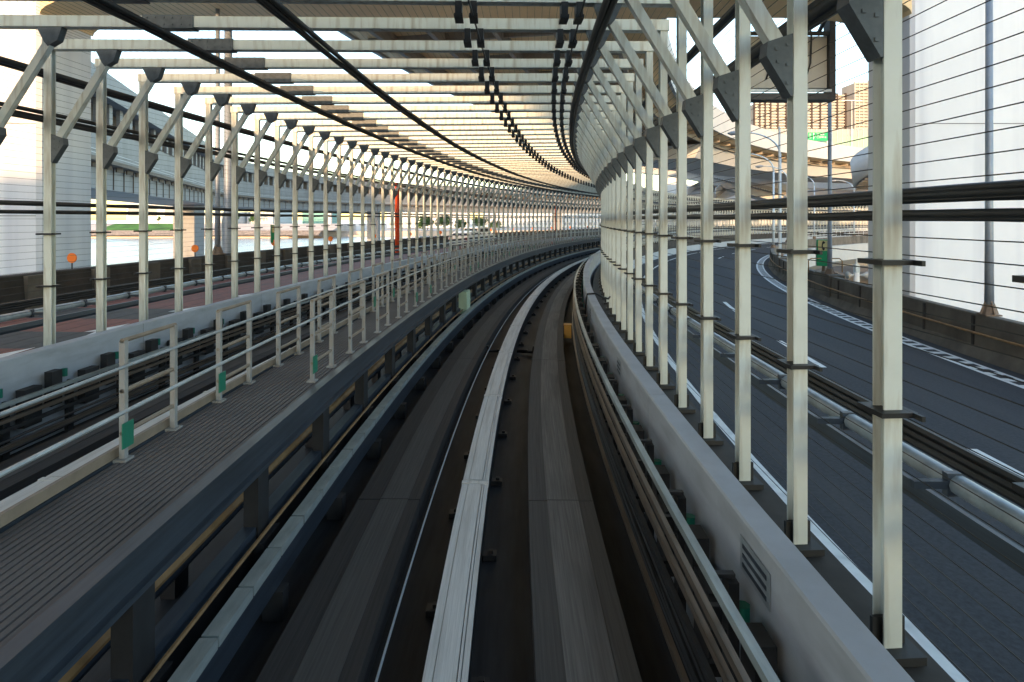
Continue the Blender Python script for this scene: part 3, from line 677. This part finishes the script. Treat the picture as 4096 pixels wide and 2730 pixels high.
e = empty('approach_bridge', at(-70, 100, 6)); tag(e, 'grey double deck approach bridge sweeping past on the left above the water', 'bridge')
for nm, prof, mm in (('lower_girder', [(-22, 6), (-1.5, 6), (0, 6.2), (0, 11.2), (-22, 11.2)], 'girder_grey'),
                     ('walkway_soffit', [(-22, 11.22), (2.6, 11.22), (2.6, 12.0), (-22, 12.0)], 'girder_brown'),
                     ('upper_girder', [(-22, 12.02), (-1, 12.02), (-1, 20), (-22, 20)], 'girder_grey'),
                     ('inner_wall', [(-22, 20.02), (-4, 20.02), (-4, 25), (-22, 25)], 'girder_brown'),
                     ('upper_slab', [(-24, 25.02), (1.6, 25.02), (1.6, 30), (-24, 30)], 'girder_grey')):
    rel(MB().path_sweep(pathframes(LV, prof)), e).build(nm, mm, e)
V = [at(*p) for p in LV]; acc = 0; nxt = 120
for i in range(len(V)-1):
    d = V[i+1]-V[i]; L = d.length; dn = d.normalized(); r_ = Vector((dn.y, -dn.x, 0))
    while nxt < acc+L and nxt < 760:
        p = V[i]+dn*(nxt-acc)
        rel(MB().bar(p+r_*.05+Vector((0,0,6.3)), p+r_*.05+Vector((0,0,11.15)), .3, .12, dn), e).build('web_stiffener', 'girder_brown', e)
        rel(MB().bar(p+r_*-.8+Vector((0,0,20.0)), p+r_*-.8+Vector((0,0,25.0)), .8, 2.2, dn), e).build('deck_post', 'girder_grey', e)
        rel(MB().bar(p+r_*1.2+Vector((0,0,10.2)), p+r_*1.2+Vector((0,0,11.2)), 2.2, .3, Vector((0,0,1))), e).build('walkway_bracket', 'girder_brown', e)
        nxt += 7.5
    acc += L
g = MB()
for z in (12.6, 13.3): g.path_sweep(pathframes(LV, [(2.46, z), (2.54, z), (2.54, z+.1), (2.46, z+.1)]))
rel(g, e).build('railing', 'bld_white', e)
for i, (l, d, h) in enumerate(((-129, 250, 6), (-104, 478, 6), (57, 625, 6))):
    g = colbox(l-13, l-4, d-4, d+4, -18, 6); tag(g.build('bridge_support', 'girder_grey'), ['grey bridge support standing in the water, nearest the viewer', 'grey bridge support standing in the water at middle distance', 'farthest grey bridge support, behind the vanishing left fence'][i], 'pier')

# ------------------------------------------------------------------ far shore
def slab(pts, z0, z1, name, mm):
    g = MB(); g.path_sweep([[at(l, d, z) for l, d in pts] for z in (z0, z1)]); return g.build(name, mm)
struct(slab([(-700, 552), (-210, 552), (-170, 600), (300, 760), (900, 760), (900, 1600), (-900, 1600)], -18, -12.6, 'shore', 'slope_conc'))
g = MB(); g.path_sweep([[at(l, 545, -15.2), at(l, 556, -10.8), at(l, 560, -18.2)] for l in range(-620, -160, 20)]); struct(g.build('rock_bank', 'rock'))
g = MB(); n = 0
for i in range(46): 
    l = -395+i*2.2; a = 1.0 if i > 40 else 1
    g.v += [at(l, 556, -10.9), at(l+ (0 if i < 38 else (i-38)*1.0), 585-max(0, i-36)*2.0, -4.6-max(0, i-36)*.55)]
for i in range(45): g.face((2*i, 2*i+2, 2*i+3, 2*i+1))
struct(g.build('grass_bank', 'grass'))
g = MB(); g.path_sweep([[at(l, 557, -10.9), at(l, 586, -5.0), at(l, 640, -5.0), at(l, 640, -14)] for l in (-620, -300, -292, -230, -170)]); struct(g.build('embankment', 'slope_conc'))
slabs = []
def block(l0, l1, d0, d1, z0, z1, label, mm='bld_white', rows=0, cat='building', win='bld_glass', step=6):
    e = empty('building', at((l0+l1)/2, d0, z0)); tag(e, label, cat)
    g = MB(); sitebox(g, l0, l1, d0, d1, z0, z1); rel(g, e).build('wall', mm, e)
    g = MB(); sitebox(g, l0-.6, l1+.6, d0-.6, d1+.6, z1+.01, z1+.8); rel(g, e).build('roof', 'bld_slab' if mm != 'bld_white' else mm, e)
    for r_ in range(rows):
        z = z0+(z1-z0)*(r_+.35)/rows; g = MB(); l = l0+2
        while l < l1-step*.6: sitebox(g, l, l+step*.55, d0-.25, d0-.02, z, z+(z1-z0)/rows*.4); l += step
        rel(g, e).build('window_row', win, e)
    return e
block(-420, -338, 640, 690, -6, 20, 'long white hall with flat roof on the far shore', rows=1, step=20)
block(-337, -300, 636, 680, -6, 15, 'smaller white block with tall windows beside the long hall', rows=1, step=5)
block(-298, -262, 660, 700, -6, 12, 'low white building with dark band of windows on the shore', rows=2, step=4)
block(-250, -215, 700, 730, -6, 9, 'teal roofed low shed beyond the trees', 'bld_teal')
block(-170, -60, 800, 840, -12, 22, 'pale warehouse across the water behind the left fence', rows=3, step=7)
block(-40, 60, 840, 880, -12, 34, 'tall pale warehouse across the water where the cage bends', rows=5, step=6)
block(70, 210, 820, 870, -12, 26, 'broad pale warehouse at the right end of the far shore', rows=4, step=7)
# unseen blocks added behind the viewer to keep low sun off the near track
block(-260, -25.4, -92, -80, -18, 13.6, 'long sun-blocking mass added behind the viewer, left part', 'bld_beige')
block(-25.2, 10, -92, -80, -18, 26, 'taller sun-blocking mass added behind the viewer beside the long one', 'bld_beige')
# light green footbridge on the shore
e = empty('footbridge', at(-280, 600, 3)); tag(e, 'pale green girder footbridge along the far shore', 'bridge')
g = MB(); sitebox(g, -330, -150, 600, 606, 7, 9.6); rel(g, e).build('girder', 'pale_green', e)
g = MB()
l = -330
while l < -150: sitebox(g, l, l+.5, 600, 600.4, 9.6, 12); l += 3
sitebox(g, -330, -150, 600, 600.3, 12, 12.4); rel(g, e).build('railing', 'bld_white', e)
for l in (-318, -250, -190): rel(sitebox(MB(), l, l+5, 601, 605, -12, 6.99), e).build('pier', 'white_conc', e)
# trees: trunk plus leaf cards spread through lobes
def tree(p, h, w_, label, n=700, dens=.5, name='tree'):
    e = empty(name, p); tag(e, label, 'tree')
    g = MB(); g.tube([Vector((0,0,0)), Vector((.03*h,0,h*.3)), Vector((0,.02*h,h*.6))], [.035*h, .025*h, .01*h], 7)
    lobes = []
    for i in range(9):
        a = random.random()*6.28; rr = w_*.33*random.random()**.5; z = h*(.38+.5*random.random()); c = Vector((rr*math.cos(a), rr*math.sin(a), z)); lobes.append((c, w_*(.16+.14*random.random())))
        g.tube([Vector((0,0,h*.35)), c*.55+Vector((0,0,h*.16)), c], [.014*h, .009*h, .004*h], 5)
    g.build('trunk', 'bark', e)
    g = MB(); s = w_*.055*(700/n)**.4
    for i in range(n):
        c, rr = random.choice(lobes); d = Vector((random.gauss(0,1), random.gauss(0,1), random.gauss(0,1))).normalized()*rr*random.random()**.4; q = c+Vector((d.x, d.y, d.z*.8))
        u = Vector((random.gauss(0,1), random.gauss(0,1), random.gauss(0,1))).normalized()*s; v = u.orthogonal().normalized()*s*.6
        k = len(g.v); g.v += [q-u, q+v, q+u, q-v]; g.face((k, k+1, k+2, k+3))
    g.build('crown', 'leaf', e); return e
tree(at(-278, 592, -5), 13, 11, 'green tree between the shore buildings and the footbridge')
tree(at(-262, 594, -5), 9, 9, 'shorter green tree right of the shore tree by the footbridge')
tree(at(-372, 590, -4.6), 9, 6, 'small tree on the grass bank under the white hall', 400)
tree(at(-355, 590, -4.6), 8, 5, 'second small tree on the grass bank, right of the first', 400)
for i, (l, d, h, wv) in enumerate(((-92, 640, 14, 22), (-74, 640, 16, 22), (-56, 645, 12, 18), (-34, 640, 13, 20), (-18, 640, 11, 16))):
    tree(at(l, d, -12.5), h, wv, '%s bushy tree from the left on the shore behind the bend of the left fence' % ORD[i], 500)
struct(slab([(-110, 632), (10, 632), (10, 660), (-110, 660)], -18, -12.5, 'shore', 'slope_conc'))

# ------------------------------------------------------------------ cars on the red road
def car(t, off, label, hgt=1.55, flip=0):
    o = empty('parked_car', arc(t, off, -2.25), -t/R)
    hw = .86; secs = [(-2.05, .45, .92, .80), (-1.95, .30, 1.0, .84), (-1.0, .25, 1.05, hw), (1.0, .25, 1.0, hw), (1.9, .30, .85, .82), (2.1, .42, .75, .72)]
    g = MB(); fr = []
    for y, zb, zt, w2 in secs: fr.append([Vector(q) for q in ((-w2*.92, y, zb), (w2*.92, y, zb), (w2, y, zb+.2), (w2, y, zt-.1), (w2*.93, y, zt), (-w2*.93, y, zt), (-w2, y, zt-.1), (-w2, y, zb+.2))])
    g.path_sweep(fr); g.build('body', 'car_white', o)
    g = MB(); fr = []
    for y, zt, w2 in ((-1.9, 1.0, .76), (-1.6, hgt-.1, .66), (-1.2, hgt, .64), (.2, hgt, .63), (.55, hgt-.1, .66), (1.15, 1.0, .74)): fr.append([Vector(q) for q in ((-.77, y, .98), (.77, y, .98), (w2, y, zt), (-w2, y, zt))])
    g.path_sweep(fr); g.build('cabin', 'car_white', o)
    g = MB(); g.path_sweep([[Vector(q) for q in ((-.64, -1.90, 1.05), (.64, -1.90, 1.05), (.58, -1.66, hgt-.14), (-.58, -1.66, hgt-.14))], [Vector(q) for q in ((-.64, -1.86, 1.05), (.64, -1.86, 1.05), (.58, -1.62, hgt-.14), (-.58, -1.62, hgt-.14))]]); g.build('rear_window', 'dark_glass', o)
    for s in (-1, 1):
        g = MB(); g.prism([(-1.5, 1.05), (.85, 1.05), (.4, hgt-.14), (-1.3, hgt-.14)], .03, Matrix.Translation(Vector((s*.71, 0, 0)))@Matrix.Rotation(PI/2, 4, 'Z')); g.build('side_window', 'dark_glass', o)
        g = MB(); g.box(s*.62-.12, s*.62+.12, -2.07, -2.03, .72, .92); g.build('tail_light', 'tail_red', o)
        for y in (-1.3, 1.35):
            wl = MB().tube([Vector((s*.68, y, .32)), Vector((s*.87, y, .32))], .32, 16).build('wheel', 'black_rubber', o)
            MB().tube([Vector((s*.80, y, .32)), Vector((s*.885, y, .32))], .19, 12).build('rim', 'galv', wl)
    return tag(o, label, 'car')
car(47.0, -10.8, 'white car with dark rear window on the red road behind the left fence', 1.6)
car(42.0, -9.4, 'lower white car nearer the fence on the red road', 1.35)

# ------------------------------------------------------------------ background to the right: ramps, barrier, towers
def ramp(pts, label, prof_w=9, par=1.3, deck=.5, girder=2.0, gm='white_conc'):
    P = spline(pts, 8); e = empty('flyover_ramp', at(*pts[len(pts)//2])); tag(e, label, 'flyover')
    W_ = prof_w
    rel(MB().path_sweep(pathframes(P, [(0, -deck), (W_, -deck), (W_, 0), (0, 0)])), e).build('deck', 'ramp_soffit', e)
    rel(MB().path_sweep(pathframes(P, [(-.25, -deck-.1), (-.003, -deck-.1), (-.003, par), (-.25, par)])), e).build('parapet', 'white_conc', e)
    rel(MB().path_sweep(pathframes(P, [(W_+.003, -deck-.1), (W_+.25, -deck-.1), (W_+.25, par), (W_+.003, par)])), e).build('parapet', 'white_conc', e)
    rel(MB().path_sweep(pathframes(P, [(W_*.22, -deck-girder), (W_*.8, -deck-girder), (W_*.9, -deck-.003), (W_*.13, -deck-.003)])), e).build('girder', gm, e)
    g = MB(); fr = pathframes(P, [(0.1, -deck-.12), (W_-.1, -deck-.12)])
    for i in range(0, len(fr)-1):
        for q in (0, .33, .66):
            a = Vector(fr[i][0]).lerp(Vector(fr[i+1][0]), q); b_ = Vector(fr[i][1]).lerp(Vector(fr[i+1][1]), q); g.bar(a, b_, .18, .22)
    rel(g, e).build('soffit_ribs', 'ramp_soffit', e)
    return e
# ramps are listed far end first so that their right-hand side faces away
ramp([(95, 150, 10.3), (72, 142, 10.6), (58, 136, 9.8), (48, 128, 7.6), (41, 118, 5.0)][::-1], 'lower white ramp rising in an arc beneath the descending flyover', -6, 1.2, .5, 2.6)
ramp([(24, 128, 13.0), (34, 124, 11.5), (45, 120, 8.5), (56, 120, 5.8)], 'pale curved ramp dropping from the upper left behind the lamp arms', -8, 1.3, .8, 1.6)
# plain white retaining wall of the motorway behind
e = empty('expressway', at(75, 172, 18)); tag(e, 'distant white expressway viaduct with a pale green noise barrier', 'expressway')
g = MB(); sitebox(g, 30, 140, 170, 186, 15.5, 20.4); rel(g, e).build('girder', 'white_conc', e)
g = MB(); sitebox(g, 30, 140, 170, 170.3, 20.41, 23.9); rel(g, e).build('green_panel', 'barrier_green', e)
g = MB(); sitebox(g, 30, 140, 170, 170.3, 23.92, 26.0); rel(g, e).build('grey_panel', 'barrier_grey', e)
g = MB(); l = 31
while l < 140: sitebox(g, l, l+.16, 169.82, 169.98, 20.4, 26.1); l += 1.5
rel(g, e).build('barrier_posts', 'galv', e)
for l in (46, 80, 118): rel(sitebox(MB(), l, l+4.5, 174, 180, -13, 15.49), e).build('column', 'white_conc', e)
# concrete abutment wall behind the ramps
g = MB(); sitebox(g, 40, 118, 156, 160, -13, 9.2); tag(g.build('retaining_wall', 'white_conc'), 'plain white retaining wall behind the curved lamps, under the ramps', 'wall')
def font_mesh(txt, size, m_, mt, name, parent):
    cu = bpy.data.curves.new(name, 'FONT'); cu.body = txt; cu.size = size; cu.align_x = 'CENTER'; cu.align_y = 'CENTER'
    o = bpy.data.objects.new(name, cu); COL.objects.link(o)
    dg = bpy.context.evaluated_depsgraph_get(); me = bpy.data.meshes.new_from_object(o.evaluated_get(dg)); me.transform(mt)
    me.materials.clear(); me.materials.append(M[m_]); o2 = bpy.data.objects.new(name, me); COL.objects.link(o2); o2.parent = parent
    bpy.data.objects.remove(o); return o2
# green direction sign
sl_, sdp, sz = 86.8, 166.0, 23.3
e = empty('direction_sign', at(sl_, sdp, sz-1.2), -YAW); tag(e, 'green expressway direction sign with white arrows in front of the noise barrier', 'sign')
MB().box(-3.1, 3.1, 0, .12, 0, 2.35).build('panel', 'sign_green', e)
fr_ = Matrix.Translation(Vector((0, -.015, 0)))@Matrix.Rotation(PI/2, 4, 'X')
for s_, x, z, q in (('B', -2.55, 1.75, .62), ('1', -2.55, .95, .62), ('B', -.35, 1.75, .55), ('1', -.35, .95, .55), ('横浜', .85, 1.78, .62), ('空港中央', 1.05, .95, .52), ('ヲ', 2.75, .8, .6)):
    font_mesh(s_, q, 'paint', Matrix.Translation(Vector((x, 0, z)))@fr_, 'lettering', e)
g = MB(); g.box(-1.62, -1.5, -.03, -.005, .35, 1.9); g.prism([(-1.8, 1.85), (-1.32, 1.85), (-1.56, 2.2)], .02, Matrix.Translation(Vector((0,-.02,0)))); g.bar((-1.5, -.02, .75), (-1.0, -.02, 1.45), .02, .12, Vector((0,1,0))); g.prism([(-1.2, 1.5), (-.85, 1.7), (-.9, 1.28)], .02, Matrix.Translation(Vector((0,-.02,0)))); g.build('arrows', 'paint', e)
g = MB()
for s in (-.6, .6):
    x0, z0 = (-2.55, 0), 0
for x, z in ((-2.55, 1.75), (-2.55, .95), (-.35, 1.75), (-.35, .95)):
    pts = [Vector((x+dx, -.02, z+dz)) for dx, dz in ((-.3, .32), (.3, .32), (.3, -.1), (0, -.36), (-.3, -.1), (-.3, .32))]; g.tube(pts, .025, 4)
g.build('shields', 'paint', e)
g = MB(); g.tube([Vector((-2.5, .3, -5)), Vector((-2.5, .3, 2.2))], .12, 8); g.tube([Vector((2.5, .3, -5)), Vector((2.5, .3, 2.2))], .12, 8); g.build('posts', 'galv', e)
# slim white lamps on the expressway
for i, l in enumerate((52, 63, 97.5, 112)):
    e = empty('street_lamp', at(l, 168.5, 18), 0); tag(e, ['slim white T lamp at the left end of the noise barrier', 'second slim white T lamp on the expressway, left of the brown tower', 'slim white T lamp in front of the brown striped tower', 'slim white T lamp in front of the pale tower'][i], 'street lamp', 'T lamps on the expressway')
    MB().tube([Vector((0,0,0)), Vector((0,0,16))], [.14, .08], 6).build('pole', 'bld_white', e); MB().box(-3, 3, -.1, .1, 15.9, 16.1).build('lamp_arm', 'bld_white', e)
# apartment towers
def tower(l0, l1, d0, dep, top, label, fin, bays, floor=3.0, z0=-12, step_down=None, brown=True):
    e = empty('apartment_tower', at((l0+l1)/2, d0, z0)); tag(e, label, 'apartment tower')
    g = MB(); sitebox(g, l0, l1, d0+1.8, d0+dep, z0, top); rel(g, e).build('wall', 'bld_beige', e)
    g = MB(); z = z0+floor
    while z < top+.1:
        sitebox(g, l0, l1, d0+.25, d0+1.79, z-.28, z+.02); sitebox(g, l0, l1, d0+.15, d0+.3, z+.03, z+.95); z += floor
    rel(g, e).build('balcony_slabs', 'bld_slab', e)
    bw = (l1-l0)/bays
    g = MB()
    for i in range(bays+1):
        l = l0+i*bw; sitebox(g, l-fin/2, l+fin/2, d0, d0+1.79, z0, top+1.6)
    rel(g, e).build('fins', 'bld_brown' if brown else 'bld_slab', e)
    g = MB(); z = z0
    random.seed(int(l0))
    while z < top-2:
        for i in range(bays):
            for q in (.12, .55):
                if random.random() < .85: l = l0+(i+q)*bw; sitebox(g, l, l+bw*.3, d0+1.70, d0+1.785, z+.3, z+2.4)
        z += floor
    rel(g, e).build('windows', 'bld_glass', e)['kind'] = 'stuff'
    return e
tower(263, 341, 600, 22, 127, 'brown striped apartment tower with white balconies behind the noise barrier', 1.9, 9)
tower(246, 262.5, 596, 20, 117, 'narrower brown striped wing left of the apartment tower', 1.7, 3)
tower(341.8, 372, 585, 24, 136, 'pale beige apartment tower right of the brown striped one', .7, 7, brown=False)
tower(366, 392, 560, 20, 168, 'tallest pale tower, half hidden by the white pier', .7, 5, brown=False)
g = MB(); g.tube([at(290, 610, 127), at(290, 610, 143)], .35, 5)
for z in (132, 135, 138, 141): g.bar(at(288.5, 610, z), at(291.5, 610, z), .3, .3)
tag(g.build('aerial', 'dark_steel'), 'thin aerial mast on the roof of the brown striped tower', 'aerial')
# spiral ramp (round drum) left of the right pier
e = empty('spiral_ramp', at(46, 66, 0)); tag(e, 'round white spiral ramp with ribbed dark underside beside the white pier', 'ramp')
def helix(prof, n=40, a0=150, a1=330, z0=4.2, z1=11.8, cl=51.3, cd=66, r=11.2):
    fr = []
    for i in range(n+1):
        a = math.radians(a0+(a1-a0)*i/n); z = z0+(z1-z0)*i/n
        fr.append([at(cl+(r+o)*math.cos(a), cd+(r+o)*math.sin(a), z+dz) for o, dz in prof])
    return fr
rel(MB().path_sweep(helix([(-.25, -.4), (0, -.4), (.35, 2.6), (.1, 2.6)])), e).build('parapet', 'white_conc', e, True)
rel(MB().path_sweep(helix([(-7.5, -.4), (-.253, -.4), (-.253, 0), (-7.5, 0)])), e).build('deck', 'girder_grey', e)
g = MB(); fr = helix([(-7.4, -.55), (-.3, -.55)])
for a, b_ in fr: g.bar(a, b_, .2, .28)
rel(g, e).build('soffit_ribs', 'ramp_soffit', e)
e = empty('stair_railing', at(38, 60, 2.5)); tag(e, 'pale stair railing climbing under the spiral ramp', 'railing')
g = MB(); P = [at(39.6+i*.55, 58+i*.1, 2.3+i*.42) for i in range(9)]
for dz in (.0, .55, 1.1): rel(MB().tube([p+Vector((0,0,dz)) for p in P], .05, 6), e).build('handrail', 'galv', e)
for p in P: g.tube([p+Vector((0,0,-.2)), p+Vector((0,0,1.1))], .05, 6)
rel(g, e).build('balusters', 'galv', e)
g = MB(); [g.bar(p+Vector((0,0,-.3))-FW*.6, p+Vector((0,0,-.3))+FW*.6, .5, .08) for p in P]; rel(g, e).build('treads', 'galv', e)
# horn speaker pole, court and small tree inside the loop
e = empty('speaker_pole', at(26.4, 45, -12.5)); tag(e, 'white pole with two grey horn loudspeakers inside the loop', 'loudspeaker pole')
MB().tube([Vector((0,0,0)), Vector((0,0,8.4))], [.28, .2], 10).build('pole', 'bld_white', e)
g = MB(); g.box(-.16, .16, -.16, .16, 8.4, 9.0); g.tube([Vector((0,0,9)), Vector((0,0,9.4))], [.1, .06], 8); g.build('cabinet', 'galv', e)
for s in (-1, 1):
    g = MB(); g.tube([Vector((s*.2, 0, 8.2)), Vector((s*.5, -.05, 8.2)), Vector((s*.75, -.12, 8.2))], [.06, .12, .30], 12); g.build('horn', 'sign_back', e, True)
tree(at(29.4, 48, -12.5), 7.6, 2.6, 'small dark tree behind the parapet beside the horn loudspeakers', 500)
e = empty('court_fence', at(40, 62, -12.5)); tag(e, 'green mesh court fence inside the loop', 'fence')
g = MB(); sitebox(g, 30, 60, 62, 62.1, -12.5, -7.6); rel(g, e).build('mesh', 'court', e)
g = MB()
for l in range(30, 61, 3): sitebox(g, l, l+.12, 61.8, 61.95, -12.5, -7.4)
rel(g, e).build('posts', 'bld_white', e)
